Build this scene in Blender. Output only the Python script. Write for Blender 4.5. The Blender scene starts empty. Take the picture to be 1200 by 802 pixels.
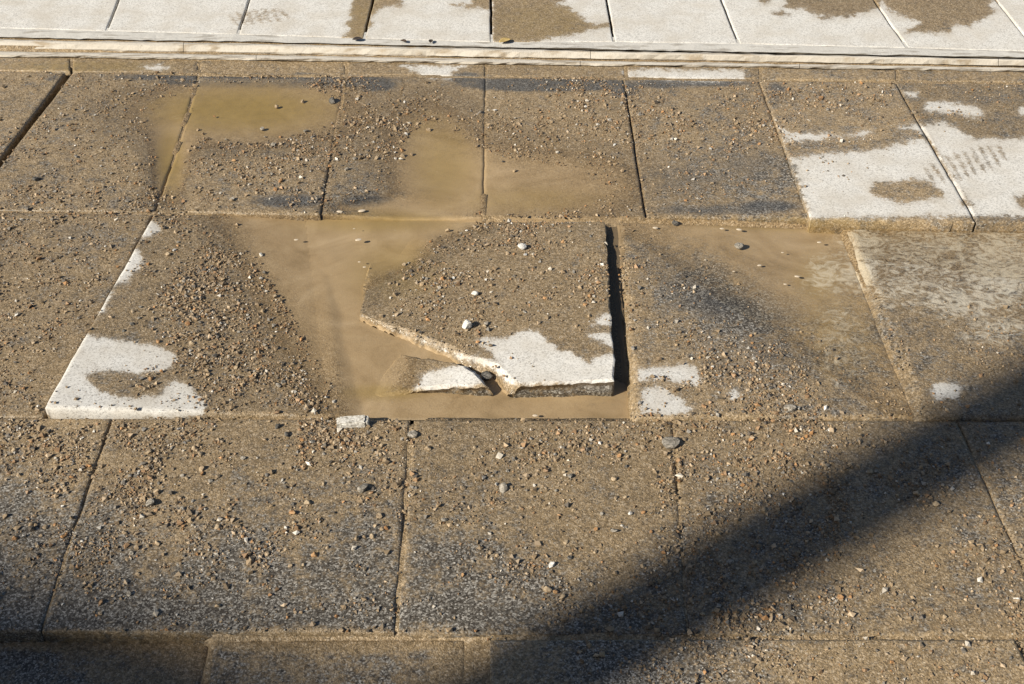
import bpy, math, random
import numpy as np
from mathutils import Vector
random.seed(7); RNG = np.random.default_rng(11)
SC = bpy.context.scene
COL = SC.collection

# ------------------------------------------------------------------ camera, sky, sun, exposure
FPX, CAMH, HORIZON = 1400.0, 1.35, -735.0            # focal length in photo pixels, eye height, horizon row
PITCH = math.atan((401 - HORIZON) / FPX)
CP, SP = math.cos(PITCH), math.sin(PITCH)
cam_d = bpy.data.cameras.new('camera'); cam = bpy.data.objects.new('camera', cam_d); COL.objects.link(cam)
cam.location = (0, 0, CAMH); cam.rotation_euler = (math.pi / 2 - PITCH, 0, 0)
cam_d.sensor_width = 36; cam_d.lens = FPX / 1200 * 36; cam_d.clip_start = 0.05; cam_d.clip_end = 900
SC.camera = cam

SUN_EL = math.radians(33); SHADOW_AZ = math.radians(33)        # shadows fall right and away from the camera
S = Vector((-math.cos(SHADOW_AZ) * math.cos(SUN_EL), -math.sin(SHADOW_AZ) * math.cos(SUN_EL), math.sin(SUN_EL)))
sun_d = bpy.data.lights.new('sun', 'SUN'); sun_d.energy = 5.0; sun_d.angle = math.radians(0.53); sun_d.color = (1, 0.93, 0.8)
sun = bpy.data.objects.new('sun', sun_d); COL.objects.link(sun)
sun.rotation_euler = (-S).to_track_quat('-Z', 'Y').to_euler(); sun.location = (-4, -3, 6)
world = bpy.data.worlds.new('World'); SC.world = world; world.use_nodes = True
wn = world.node_tree.nodes; sky = wn.new('ShaderNodeTexSky'); sky.sky_type = 'NISHITA'; sky.sun_disc = False
sky.sun_elevation = SUN_EL; sky.sun_rotation = math.atan2(S.x, S.y)
wn['Background'].inputs['Strength'].default_value = 0.05
world.node_tree.links.new(sky.outputs[0], wn['Background'].inputs['Color'])
SC.view_settings.view_transform = 'Standard'; SC.view_settings.look = 'None'
SC.view_settings.exposure = 0.68; SC.view_settings.gamma = 1

# ------------------------------------------------------------------ photo pixel <-> place
def p2w(px, py, z=0.0):
    px = np.asarray(px, float); py = np.asarray(py, float)
    u = (px - 600) / FPX; v = (py - 401) / FPX
    dy = CP - v * SP; dz = -SP - v * CP
    t = (z - CAMH) / dz
    return np.stack([u * t, dy * t, np.zeros_like(t) + z], -1)
def w2p(P):
    x, y, z = P[..., 0], P[..., 1], P[..., 2] - CAMH
    d = y * CP - z * SP; d = np.where(d < .05, .05, d)
    return 600 + FPX * x / d, 401 + FPX * (-y * SP - z * CP) / d

def vnoise(x, y, seed=0):
    x = np.asarray(x, float); y = np.asarray(y, float)
    xi = np.floor(x).astype(np.int64); yi = np.floor(y).astype(np.int64); fx = x - xi; fy = y - yi
    fx = fx * fx * (3 - 2 * fx); fy = fy * fy * (3 - 2 * fy)
    def h(a, b):
        n = (a * 374761393 + b * 668265263 + seed * 982451653) & 0x7fffffff
        n = ((n ^ (n >> 13)) * 1274126177) & 0x7fffffff
        return ((n ^ (n >> 16)) & 0xffff) / 65535.0
    return (h(xi, yi) * (1 - fx) + h(xi + 1, yi) * fx) * (1 - fy) + (h(xi, yi + 1) * (1 - fx) + h(xi + 1, yi + 1) * fx) * fy
def fbm(x, y, seed=0, octs=3):
    s = 0; a = .5; t = 0
    for k in range(octs):
        s = s + a * vnoise(x * 2 ** k, y * 2 ** k, seed + k); t += a; a *= .5
    return s / t

# ------------------------------------------------------------------ hand-drawn maps, one digit per 50 px cell of the photograph
GRIT = ['000000000000000000000000', '222433333443332222221111', '112111346632344454453222', '222334557624333233421000',
        '222344333100111122210000', '332788200167653000000000', '335888400245654111110000', '436888600356543333221011',
        '543467620102200044443112', '643477752000000443332111', '767888998666777555544443', '667888898655688655445443',
        '446777888644588644565433', '237533454522477535665433', '111111112111233345554434', '221232334553122235433445']
MUD = ['888888888888888888888888', '777777777778777766666666', '667799998888777666666666', '667887777898887655566666',
       '666676655799988654456666', '665777888888777766677766', '776777888888877433357766', '776777788888777543345666',
       '776677788888777755555566', '776777778888777776666666', '677777776777777777766666', '445676666666777766666655',
       '334554454445677655566655', '333443444333466555566655', '222222223222444555566666', '346665554556643444677777']
GRIT, MUD = [np.array([[int(c) for c in r] for r in m], float) for m in (GRIT, MUD)]
def sample(m, px, py):
    gx = np.clip(px / 50 - .5, 0, m.shape[1] - 1.001); gy = np.clip(py / 50 - .5, 0, m.shape[0] - 1.001)
    xi = gx.astype(int); yi = gy.astype(int); fx = gx - xi; fy = gy - yi
    return ((m[yi, xi] * (1 - fx) + m[yi, xi + 1] * fx) * (1 - fy) + (m[yi + 1, xi] * (1 - fx) + m[yi + 1, xi + 1] * fx) * fy) / 9

def blobs(bl, px, py):
    o = np.zeros_like(px)
    for cx, cy, rx, ry, a in bl:
        r2 = ((px - cx) / rx) ** 2 + ((py - cy) / ry) ** 2
        o = np.maximum(o, a * np.exp(-r2 ** 1.5))
    return o
# dark slate-blue algae stains: centre, radii, amount
DARK = [(330, 95, 130, 8, 1.8), (440, 99, 26, 8, 1.2), (220, 90, 90, 5, 1.1), (550, 92, 30, 7, 1.0), (640, 99, 95, 8, 1.8), (728, 105, 22, 10, 1.1),
        (775, 98, 40, 6, 1.0), (830, 98, 60, 4, .9), (340, 236, 45, 9, .9), (430, 236, 35, 8, .9), (480, 242, 40, 6, .6),
        (830, 246, 80, 7, .7), (900, 242, 40, 8, .9), (800, 210, 60, 30, .45), (870, 190, 60, 25, .4), (910, 108, 14, 14, .6), (800, 320, 45, 35, .3),
        (840, 355, 70, 22, .5), (920, 370, 50, 18, .45), (880, 420, 90, 30, .35), (40, 340, 70, 60, .22), (75, 275, 50, 18, .25), (60, 90, 12, 6, .5),
        (250, 180, 60, 12, .3)]
OLIVE = [(280, 128, 120, 28, .9), (200, 190, 18, 45, .7), (520, 190, 40, 55, .55), (440, 260, 90, 14, .6), (470, 320, 60, 40, .5), (500, 150, 40, 30, .4),
         (620, 235, 90, 16, .4), (450, 460, 50, 10, .6), (640, 30, 90, 40, .45), (420, 25, 40, 40, .5), (950, 262, 120, 9, .6), (960, 330, 30, 30, .4), (980, 400, 60, 60, .35), (100, 78, 120, 8, .6)]

DRY = [  # outlines of the dry bleached stone, in photo pixels
    [(-500, -300), (1700, -300), (1700, 90), (1200, 66), (600, 58), (0, 46), (-500, 30)],
    [(160, 246), (172, 247), (177, 258), (189, 268), (181, 275), (161, 279), (150, 278)],
    [(146, 283), (163, 292), (169, 305), (160, 318), (150, 329), (134, 333), (125, 322)],
    [(122, 336), (134, 336), (126, 352), (122, 366), (107, 374), (100, 372)],
    [(85, 392), (118, 396), (160, 402), (180, 405), (206, 416), (203, 425), (198, 433), (180, 434), (162, 441), (150, 436), (130, 434), (98, 438), (106, 449), (118, 459), (140, 466),
     (165, 466), (190, 463), (195, 450), (207, 446), (222, 452), (230, 462), (241, 472), (238, 487), (160, 490), (45, 510), (48, 470), (72, 420)],
    [(560, 398), (575, 396), (592, 397), (608, 389), (622, 387), (632, 391), (640, 400), (655, 410), (668, 412), (680, 420), (690, 424), (700, 418), (724, 415), (726, 452), (600, 450), (583, 424), (570, 409)],
    [(695, 381), (700, 372), (716, 368), (718, 383)], [(688, 392), (703, 391), (718, 391), (719, 408), (705, 402)],
    [(747, 433), (770, 431), (785, 429), (800, 426), (815, 432), (821, 444), (815, 451), (790, 449), (770, 445), (748, 448)],
    [(751, 455), (765, 453), (780, 455), (795, 466), (811, 480), (805, 485), (752, 485)],
    [(848, 461), (862, 458), (868, 464), (858, 469)],
    [(1090, 456), (1105, 447), (1132, 452), (1120, 466), (1097, 469)],
    [(486, 456), (494, 439), (518, 431), (558, 425), (570, 450), (535, 454), (508, 459)],
    [(470, 77), (545, 77), (530, 84), (528, 93), (505, 92), (485, 84)],
    [(728, 83), (765, 81), (800, 82), (870, 82), (874, 94), (840, 94), (820, 96), (800, 95), (760, 92), (740, 90)],
    [(163, 79), (180, 76), (202, 79), (185, 83)],
    [(912, 146), (917, 151), (925, 156), (957, 157), (995, 158), (1003, 154), (1019, 153), (1024, 157), (992, 161), (968, 162), (935, 167), (922, 168)],
    [(928, 185), (960, 181), (1013, 177), (1040, 173), (1051, 169), (1083, 163), (1103, 183), (1148, 253), (950, 256)],
    [(1052, 150), (1085, 146), (1107, 142), (1120, 151), (1141, 162), (1163, 164), (1200, 162), (1500, 158), (1500, 256), (1146, 253), (1100, 180), (1083, 156)],
    [(1083, 121), (1110, 120), (1130, 123), (1150, 127), (1152, 135), (1140, 138), (1125, 133), (1100, 131), (1085, 129)],
    [(1061, 109), (1066, 106), (1075, 109), (1073, 114), (1064, 114)], [(1192, 128), (1204, 126), (1210, 134), (1196, 134)],
    [(440, 376), (466, 383), (500, 396), (540, 409), (574, 416), (604, 428), (604, 452), (590, 453), (575, 436), (545, 428), (514, 413), (462, 392)]]      # the broken face
WET = [  # damp stains inside the dry stone
    [(418, -20), (410, 18), (414, 20), (404, 28), (411, 35), (400, 45), (426, 49), (430, 34), (436, 32), (434, 20), (440, 16), (441, 12), (456, 8), (472, 7), (465, -20)],
    [(528, 5), (545, 10), (560, 9), (577, 13), (578, -20), (546, -20), (553, 5)],
    [(576, -30), (576, 49), (588, 54), (605, 53), (625, 49), (650, 44), (665, 42), (690, 37), (700, 33), (716, 32), (715, 28), (705, 27), (695, 29), (685, 24), (680, 18), (670, 12), (665, 8), (650, 4), (662, 1), (672, -30)],
    [(882, -4), (896, 5), (907, -4)], [(919, 9), (930, -20), (1036, -20), (1030, 9), (1010, 16), (1000, 19), (975, 20), (955, 17), (942, 11)],
    [(906, 16), (916, 13), (925, 17), (912, 19)], [(958, 22), (968, 20), (975, 22), (966, 24)],
    [(1030, -20), (1037, 9), (1050, 16), (1079, 26), (1061, 37), (1100, 39), (1113, 37), (1118, 29), (1135, 31), (1147, 25), (1167, 14), (1158, 8), (1178, -20)],
    [(1019, 224), (1026, 213), (1045, 215), (1067, 210), (1085, 212), (1103, 222), (1107, 231), (1088, 234), (1061, 238), (1040, 235), (1029, 231)],
    [(1188, 231), (1212, 228), (1214, 244), (1195, 242)], [(1126, 236), (1134, 235), (1142, 240), (1128, 241)]]
def dashes(x0, y0, x1, y1, w, nx, ny, skew, seed):     # shoe tread: rows of short damp dashes
    r = random.Random(seed); out = []
    for i in range(nx):
        for j in range(ny):
            t = (i + .5) / nx; s = (j + .5) / ny - .5
            k = 1 - (2 * t - 1) ** 4
            cx = x0 + (x1 - x0) * t + s * skew * k + r.uniform(-1, 1); cy = y0 + (y1 - y0) * t + s * w * k + r.uniform(-.6, .6)
            a = (x1 - x0) / nx * .8; b = w / ny * .4
            out.append([(cx - a * .6, cy - b * 1.6), (cx + a * .1, cy - b * .9), (cx + a * .6, cy + b * 1.6), (cx - a * .1, cy + b * .7)])
    return out
TREAD = dashes(1085, 207, 1178, 178, 26, 10, 3, 14, 3) + dashes(268, 24, 338, 16, 15, 7, 3, 6, 5)

def sdf(poly, px, py, lim=14.0):
    """signed pixel distance to a polygon, + inside, clipped to lim"""
    P = np.array(poly, float); out = np.full(px.shape, -lim)
    m = (px > P[:, 0].min() - lim) & (px < P[:, 0].max() + lim) & (py > P[:, 1].min() - lim) & (py < P[:, 1].max() + lim)
    if not m.any(): return out
    x = px[m]; y = py[m]; d = np.full(x.shape, 1e9); ins = np.zeros(x.shape, bool)
    for i in range(len(P)):
        ax, ay = P[i]; bx, by = P[(i + 1) % len(P)]
        ex, ey = bx - ax, by - ay; L2 = ex * ex + ey * ey + 1e-12
        t = np.clip(((x - ax) * ex + (y - ay) * ey) / L2, 0, 1)
        d = np.minimum(d, np.hypot(x - ax - t * ex, y - ay - t * ey))
        c = ((ay > y) != (by > y)) & (x < (bx - ax) * (y - ay) / (by - ay + 1e-12) + ax)
        ins ^= c
    out[m] = np.where(ins, np.minimum(d, lim), -np.minimum(d, lim))
    return out
OWNER = {1: 'lifted', 2: 'lifted', 3: 'lifted', 4: 'lifted', 5: 'big', 6: 'big', 7: 'big', 8: 'gap', 9: 'gap', 10: 'gap', 12: 'small', len(DRY) - 1: 'big'}
def dry_field(px, py, own=None):
    o = np.full(px.shape, -14.0)
    for i, p in enumerate(DRY):
        if own is None or OWNER.get(i, own) == own: o = np.maximum(o, sdf(p, px, py) - (5.5 if i == len(DRY) - 1 else 0))
    for p in WET: o = np.minimum(o, -sdf(p, px, py))
    return o
def tread_field(px, py):
    o = np.full(px.shape, -6.0)
    for p in TREAD: o = np.maximum(o, sdf(p, px, py, 6))
    return o

# ------------------------------------------------------------------ shader helpers
class NT:
    def __init__(self, name):
        self.m = bpy.data.materials.new(name); self.m.use_nodes = True; t = self.m.node_tree
        self.n = t.nodes; self.l = t.links; self.n.clear(); self.out = self.n.new('ShaderNodeOutputMaterial')
    def set(self, sock, v):
        if isinstance(v, bpy.types.NodeSocket): self.l.new(v, sock)
        elif isinstance(v, (int, float)) and sock.type == 'RGBA': sock.default_value = (v, v, v, 1)
        elif isinstance(v, tuple) and sock.type == 'RGBA': sock.default_value = (*v[:3], 1)
        else: sock.default_value = v
    def attr(self, n): a = self.n.new('ShaderNodeAttribute'); a.attribute_name = n; return a.outputs['Fac']
    def acol(self, n): a = self.n.new('ShaderNodeAttribute'); a.attribute_name = n; return a.outputs['Color']
    def pos(self): return self.n.new('ShaderNodeNewGeometry').outputs['Position']
    def noise(self, sc, det=3, vec=None, rough=.55, dist=0, col=False):
        x = self.n.new('ShaderNodeTexNoise'); self.set(x.inputs['Vector'], vec or self.pos()); x.inputs['Scale'].default_value = sc
        x.inputs['Detail'].default_value = det; x.inputs['Roughness'].default_value = rough; x.inputs['Distortion'].default_value = dist
        return x.outputs['Color' if col else 'Fac']
    def voro(self, sc, out='Color', vec=None, feature='F1'):
        x = self.n.new('ShaderNodeTexVoronoi'); x.feature = feature; self.set(x.inputs['Vector'], vec or self.pos()); x.inputs['Scale'].default_value = sc
        return x.outputs[out]
    def m_(self, op, a, b=0.0, c=0.0, clamp=False):
        x = self.n.new('ShaderNodeMath'); x.operation = op; x.use_clamp = clamp
        for i, v in enumerate((a, b, c)): self.set(x.inputs[i], v)
        return x.outputs[0]
    def ss(self, v, a, b):
        x = self.n.new('ShaderNodeMapRange'); x.interpolation_type = 'SMOOTHSTEP'; self.set(x.inputs[0], v); x.inputs[1].default_value = a; x.inputs[2].default_value = b
        return x.outputs[0]
    def mix(self, f, a, b, mode='MIX'):
        x = self.n.new('ShaderNodeMix'); x.data_type = 'RGBA'; x.blend_type = mode; self.set(x.inputs[0], f); self.set(x.inputs[6], a); self.set(x.inputs[7], b)
        return x.outputs[2]
    def ramp(self, f, stops, const=False):
        x = self.n.new('ShaderNodeValToRGB'); r = x.color_ramp; r.interpolation = 'CONSTANT' if const else 'LINEAR'
        while len(r.elements) < len(stops): r.elements.new(.5)
        for e, (p, c) in zip(r.elements, stops):
            e.position = p; e.color = (*c, 1) if isinstance(c, tuple) else (c, c, c, 1)
        self.set(x.inputs[0], f); return x.outputs[0]
    def sep(self, v):
        x = self.n.new('ShaderNodeSeparateColor'); self.set(x.inputs[0], v); return x.outputs[0]
    def vscale(self, s, rot=0):
        x = self.n.new('ShaderNodeMapping'); x.inputs['Rotation'].default_value = (0, 0, rot); self.set(x.inputs[0], self.pos()); x.inputs['Scale'].default_value = s; return x.outputs[0]
    def bump(self, h, dist, strength=1.0, nrm=None):
        x = self.n.new('ShaderNodeBump'); x.inputs['Strength'].default_value = strength; x.inputs['Distance'].default_value = dist; self.set(x.inputs['Height'], h)
        if nrm: self.l.new(nrm, x.inputs['Normal'])
        return x.outputs[0]
    def bsdf(self, base, rough, nrm=None, spec=.5):
        x = self.n.new('ShaderNodeBsdfPrincipled'); self.set(x.inputs['Base Color'], base); self.set(x.inputs['Roughness'], rough); self.set(x.inputs['Specular IOR Level'], spec)
        if nrm: self.l.new(nrm, x.inputs['Normal'])
        return x.outputs[0]
    def done(self, sh): self.l.new(sh, self.out.inputs['Surface']); return self.m

def mud_colour(t, mid=None):
    """brown silt with sand grains of several colours"""
    big = t.noise(6, 4); mid = mid or t.noise(70, 3); cell = t.sep(t.voro(520)); cell2 = t.sep(t.voro(300))
    c = t.ramp(t.m_('ADD', t.m_('MULTIPLY', big, .45), t.m_('MULTIPLY', mid, .55)), [(.3, (.11, .078, .041)), (.5, (.215, .152, .08)), (.7, (.33, .24, .135))])
    stops = [(0, (.024, .019, .013)), (.2, (.095, .068, .038)), (.42, (.195, .138, .074)), (.64, (.31, .222, .122)), (.84, (.46, .34, .205)), (.97, (.66, .55, .41))]
    return t.mix(.3, t.mix(.42, c, t.ramp(cell, stops)), t.ramp(cell2, stops))

def stone_material():
    t = NT('paving_granite')
    dry, mud, dark, olive, tread, silt, glint, damp, tone = (t.attr(a) for a in ('dry', 'mud', 'dark', 'olive', 'tread', 'silt', 'glint', 'damp', 'tone'))
    speck = t.sep(t.voro(380)); speck2 = t.sep(t.voro(640)); mid = t.noise(45, 4); fine = t.noise(170, 3); wide = t.noise(11, 3)
    sp = t.m_('ADD', t.m_('MULTIPLY', speck, .62), t.m_('MULTIPLY', speck2, .38))
    gran = t.ramp(t.m_('ADD', sp, t.m_('MULTIPLY', t.m_('SUBTRACT', t.noise(210, 2), .5), .3)), [(.2, (.024, .021, .018)), (.42, (.058, .053, .046)), (.56, (.108, .1, .088)), (.7, (.2, .187, .166)), (.88, (.4, .38, .345))])
    mudc = mud_colour(t, mid)
    mf = t.ss(t.m_('ADD', t.m_('ADD', mud, t.m_('MULTIPLY', t.m_('SUBTRACT', wide, .5), .7)), t.m_('ADD', t.m_('MULTIPLY', t.m_('SUBTRACT', mid, .5), 1.0), t.m_('MULTIPLY', t.m_('SUBTRACT', fine, .5), .9))), .28, .78)
    c = t.mix(t.m_('ADD', .08, t.m_('MULTIPLY', mf, .84)), gran, mudc)
    slate = t.ramp(sp, [(.1, (.02, .021, .022)), (.5, (.055, .056, .057)), (.9, (.17, .17, .165))])
    df = t.m_('MULTIPLY', t.ss(t.m_('ADD', t.m_('ADD', dark, t.m_('MULTIPLY', t.m_('SUBTRACT', t.noise(20, 3), .5), .9)), t.m_('ADD', t.m_('MULTIPLY', t.m_('SUBTRACT', mid, .5), 1.0), t.m_('MULTIPLY', t.m_('SUBTRACT', fine, .5), .8))), .2, .85), .85)
    c = t.mix(df, c, slate)
    of = t.m_('MULTIPLY', t.ss(t.m_('ADD', olive, t.m_('MULTIPLY', t.m_('SUBTRACT', mid, .5), .6)), .1, .9), .62)
    c = t.mix(of, c, t.mix(mid, (.13, .09, .026), (.29, .205, .07)))
    # each slab has its own tone; a damp rim runs along the waterline
    c = t.mix(1.0, c, t.m_('ADD', 1.0, tone), 'MULTIPLY')
    dampf = t.ss(t.m_('ADD', damp, t.m_('MULTIPLY', t.m_('SUBTRACT', mid, .5), .8)), .15, .8)
    c = t.mix(t.m_('MULTIPLY', dampf, .24), c, t.mix(1.0, c, (.36, .34, .3), 'MULTIPLY'))
    # silt settled under the water
    sf = t.ss(t.m_('ADD', silt, t.m_('ADD', t.m_('MULTIPLY', t.m_('SUBTRACT', fine, .5), .5), t.m_('MULTIPLY', t.m_('SUBTRACT', mid, .5), .3))), .05, .95)
    sc = t.ramp(t.noise(6, 5, dist=2.2), [(.28, (.23, .165, .09)), (.45, (.32, .235, .138)), (.58, (.36, .27, .165)), (.75, (.43, .33, .215))])
    sc = t.mix(t.m_('MULTIPLY', t.m_('MINIMUM', olive, 1.0), .9), sc, t.mix(mid, (.2, .14, .034), (.3, .215, .065)))
    c = t.mix(t.m_('MULTIPLY', sf, .95), c, sc)
    # pale glints painted into the colour for sky mirrored in rippling water
    ripple = t.noise(1.0, 5, t.vscale((30, 42, 20), -.6), rough=.6, dist=2.4)
    gf = t.ss(t.m_('ADD', t.m_('MULTIPLY', t.m_('SUBTRACT', ripple, .5), 2.2), t.m_('SUBTRACT', glint, .6)), -.3, .45)
    c = t.mix(t.m_('MULTIPLY', gf, .68), c, (.57, .52, .425))
    # dry stone
    dn = t.m_('ADD', t.m_('MULTIPLY', t.m_('SUBTRACT', t.noise(48, 5), .5), 15.0), t.m_('MULTIPLY', t.m_('SUBTRACT', t.noise(260, 3), .5), 9.0))
    dr = t.m_('ADD', dry, dn)
    dfac = t.m_('ADD', t.m_('MULTIPLY', t.ss(dr, -1.4, 1.8), .62), t.m_('MULTIPLY', t.ss(dr, -6.5, 8.5), .38))
    tf = t.ss(t.m_('ADD', tread, t.m_('MULTIPLY', t.m_('SUBTRACT', fine, .5), 5.0)), -1.3, 1.2)
    dfac = t.m_('MULTIPLY', dfac, t.m_('SUBTRACT', 1.0, t.m_('MULTIPLY', tf, .8)))
    pale = t.ramp(sp, [(.12, (.32, .305, .285)), (.3, (.48, .465, .44)), (.5, (.56, .545, .515)), (.9, (.64, .62, .585))])
    stain = t.ss(t.noise(14, 5), .35, .75)
    pale = t.mix(t.m_('MULTIPLY', stain, .55), pale, (.43, .385, .32))
    pits = t.ss(t.noise(380, 2), .66, .74)
    pale = t.mix(t.m_('MULTIPLY', pits, .75), pale, (.16, .14, .11))
    c = t.mix(dfac, c, pale)
    wetr = t.m_('SUBTRACT', t.m_('ADD', .40, t.m_('MULTIPLY', mid, .2)), t.m_('MULTIPLY', dampf, .25))
    rough = t.m_('ADD', t.m_('MULTIPLY', dfac, .35), wetr)
    gritty = t.m_('MULTIPLY', t.m_('MULTIPLY', mf, t.m_('SUBTRACT', 1.0, t.m_('MULTIPLY', sf, .85))), t.m_('SUBTRACT', 1.0, dfac))
    h = t.m_('ADD', t.m_('MULTIPLY', t.noise(420, 3), .10), t.m_('MULTIPLY', t.m_('SUBTRACT', 1.0, t.voro(420, 'Distance')), t.m_('MULTIPLY', gritty, .42)))
    return t.done(t.bsdf(c, rough, t.bump(h, .0022, .75), .4))

def chunk_material(name, stops, rough=.7):
    t = NT(name)
    c = t.ramp(t.m_('ADD', t.m_('MULTIPLY', t.sep(t.voro(380)), .5), t.m_('MULTIPLY', t.noise(90, 4), .6)), stops)
    return t.done(t.bsdf(c, rough, t.bump(t.noise(240, 4), .002, .7), .35))

def bed_material():
    t = NT('bedding_mud'); return t.done(t.bsdf(mud_colour(t), .55, t.bump(t.m_('ADD', t.noise(120, 5), t.voro(420, 'Distance')), .001, .8), .4))

def gravel_material():
    t = NT('gravel_grains'); c = t.mix(t.m_('MULTIPLY', t.noise(700, 2), .5), t.acol('grain'), (.1, .075, .05))
    return t.done(t.bsdf(c, .6, None, .35))

def water_material():
    t = NT('muddy_water')
    murk = t.attr('murk'); flow = t.attr('flow')
    swirl = t.noise(7, 4, dist=1.6)
    silt = t.ramp(swirl, [(.25, (.27, .195, .11)), (.5, (.34, .25, .148)), (.75, (.4, .3, .185))])
    rip = t.m_('ADD', t.m_('MULTIPLY', t.noise(1.0, 4, t.vscale((38, 75, 40)), dist=1.5), flow), t.m_('MULTIPLY', t.noise(9, 2), .25))
    nrm = t.bump(rip, .006, .55)
    body_d = t.n.new('ShaderNodeBsdfDiffuse'); t.set(body_d.inputs['Color'], silt); t.l.new(nrm, body_d.inputs['Normal'])
    tr = t.n.new('ShaderNodeBsdfTransparent'); tr.inputs[0].default_value = (.97, .95, .91, 1)
    mx = t.n.new('ShaderNodeMixShader'); t.l.new(t.m_('ADD', murk, 0.0, clamp=True), mx.inputs[0])
    t.l.new(tr.outputs[0], mx.inputs[1]); t.l.new(body_d.outputs[0], mx.inputs[2])
    lw = t.n.new('ShaderNodeLayerWeight'); lw.inputs[0].default_value = .5; t.l.new(nrm, lw.inputs['Normal'])
    fres = t.m_('ADD', .02, t.m_('MULTIPLY', t.m_('POWER', lw.outputs['Facing'], 5.0), .98))     # Schlick, n = 1.33
    gl = t.n.new('ShaderNodeBsdfGlossy'); gl.inputs['Roughness'].default_value = .04; t.l.new(nrm, gl.inputs['Normal'])
    m2 = t.n.new('ShaderNodeMixShader'); t.l.new(fres, m2.inputs[0]); t.l.new(mx.outputs[0], m2.inputs[1]); t.l.new(gl.outputs[0], m2.inputs[2])
    return t.done(m2.outputs[0])

STONE = stone_material(); BED = bed_material(); WATER = water_material(); GRAVEL = gravel_material()
PALE = chunk_material('pale_stone', [(.25, (.34, .33, .31)), (.5, (.52, .5, .47)), (.8, (.64, .62, .58))])
BROKEN = chunk_material('broken_granite', [(.2, (.12, .11, .09)), (.36, (.36, .335, .29)), (.6, (.47, .45, .41)), (.8, (.56, .54, .5))])

# ------------------------------------------------------------------ object helpers
def empty(name, loc=(0, 0, 0)):
    o = bpy.data.objects.new(name, None); COL.objects.link(o); o.location = loc; o.empty_display_size = .05; return o
def tag(o, label=None, cat=None, group=None, kind=None):
    for k, v in (('label', label), ('category', cat), ('group', group), ('kind', kind)):
        if v: o[k] = v
    return o
def mesh_obj(name, verts, faces, mat, parent=None, smooth=False, attrs=None):
    V = np.asarray(verts, float); c = V.mean(0)
    me = bpy.data.meshes.new(name); me.from_pydata((V - c).tolist(), [], faces); me.materials.append(mat)
    if smooth: me.polygons.foreach_set('use_smooth', [True] * len(me.polygons))
    for k, a in (attrs or {}).items():
        at = me.attributes.new(k, 'FLOAT', 'POINT'); at.data.foreach_set('value', np.asarray(a, np.float32))
    me.update(); o = bpy.data.objects.new(name, me); COL.objects.link(o); o.location = c
    if parent: o.parent = parent; o.location = Vector(c) - parent.location
    return o
MUDDY = [(120, 752, 190, 16, 1.0), (400, 752, 200, 18, 1.0), (225, 775, 30, 45, .9), (530, 780, 45, 50, .9), (470, 640, 14, 110, .6), (60, 660, 14, 110, .5)]
def silt_of(d): return 1 - np.exp(-(np.maximum(d, 0) / .0052) ** 1.25)
GLINT = [(1010, 292, 34, 34, .85), (1008, 322, 26, 24, .9), (972, 320, 34, 26, .75), (1090, 300, 110, 50, .62), (1170, 310, 60, 60, .8), (1135, 350, 80, 30, .75), (1060, 340, 60, 30, .6), (985, 400, 40, 60, .5), (1165, 385, 50, 25, .6)]  # where the painted sky glints sit: centre, radii (px), amount
def stone_attrs(V, own='-'):
    px, py = w2p(V)
    return {'dry': dry_field(px, py, own), 'mud': np.maximum(sample(MUD, px, py), blobs(MUDDY, px, py)), 'dark': blobs(DARK, px, py), 'olive': blobs(OLIVE, px, py), 'tread': tread_field(px, py),
            'silt': silt_of(-V[:, 2]) * (1 - .55 * np.clip((px - 960) / 50, 0, 1)) * (py < 494) * (py > 92), 'glint': blobs(GLINT, px, py) * (py > 269), 'tone': np.full(len(V), RNG.uniform(-.16, .12)),
            'damp': np.exp(-((V[:, 2] - .0005) / .0026) ** 2) * (py < 486) * (py > 100)}

# small hollows in the slabs where water collects: centre, radii (px), depth (m)
HOLLOW = [(285, 131, 150, 44, .0105), (200, 198, 24, 56, .010), (512, 188, 58, 70, .0095), (632, 216, 135, 48, .0085), (450, 244, 70, 12, .007), (447, 287, 45, 28, .011), (490, 262, 50, 12, .006)]
def hollow(px, py): 
    o = np.zeros_like(px)
    for cx, cy, rx, ry, d in HOLLOW: o += d * np.exp(-(((px - cx) / rx) ** 2 + ((py - cy) / ry) ** 2) ** 1.3)
    return o
PIECES = []       # (outline xy, plane a b c) of every slab, for finding the height of the paving
def plane(W):
    A = np.c_[W[:, 0], W[:, 1], np.ones(len(W))]; return np.linalg.lstsq(A, W[:, 2], rcond=None)[0]
def inside(poly, x, y):
    ins = np.zeros(x.shape, bool)
    for i in range(len(poly)):
        ax, ay = poly[i]; bx, by = poly[(i + 1) % len(poly)]
        ins ^= ((ay > y) != (by > y)) & (x < (bx - ax) * (y - ay) / (by - ay + 1e-15) + ax)
    return ins
def surf(pl, x, y, base=True):
    P = np.stack([x, y, np.zeros_like(x)], -1); px, py = w2p(P)
    return pl[0] * x + pl[1] * y + pl[2] - hollow(px, py) + (fbm(x * 9, y * 9, 5) - .5) * .0016
def edge_drop(V, corners, edges):
    """lower the vertices near each edge: edges[i] = (width, drop) for the side corners[i] -> corners[i+1]"""
    out = np.zeros(len(V))
    for i, (w, d) in enumerate(edges):
        a = corners[i][:2]; b = corners[(i + 1) % len(corners)][:2]; e = b - a; L = np.hypot(*e); e = e / L
        r = V[:, :2] - a; along = np.clip(r @ e, 0, L); dist = np.hypot(*(r - along[:, None] * e).T)
        ww = w * (.55 + .9 * fbm(along * 20 + i * 7.3, np.full(len(V), a[0] * 5), 3)) 
        chip = np.clip(fbm(along * 11 + i * 3.1, np.full(len(V), a[1] * 3), 8) - .66, 0, 1) * .09
        ww = ww + np.minimum(chip, .02)
        out = np.maximum(out, d * np.clip(1 - dist / ww, 0, 1) ** 1.3)
    return out

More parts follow.
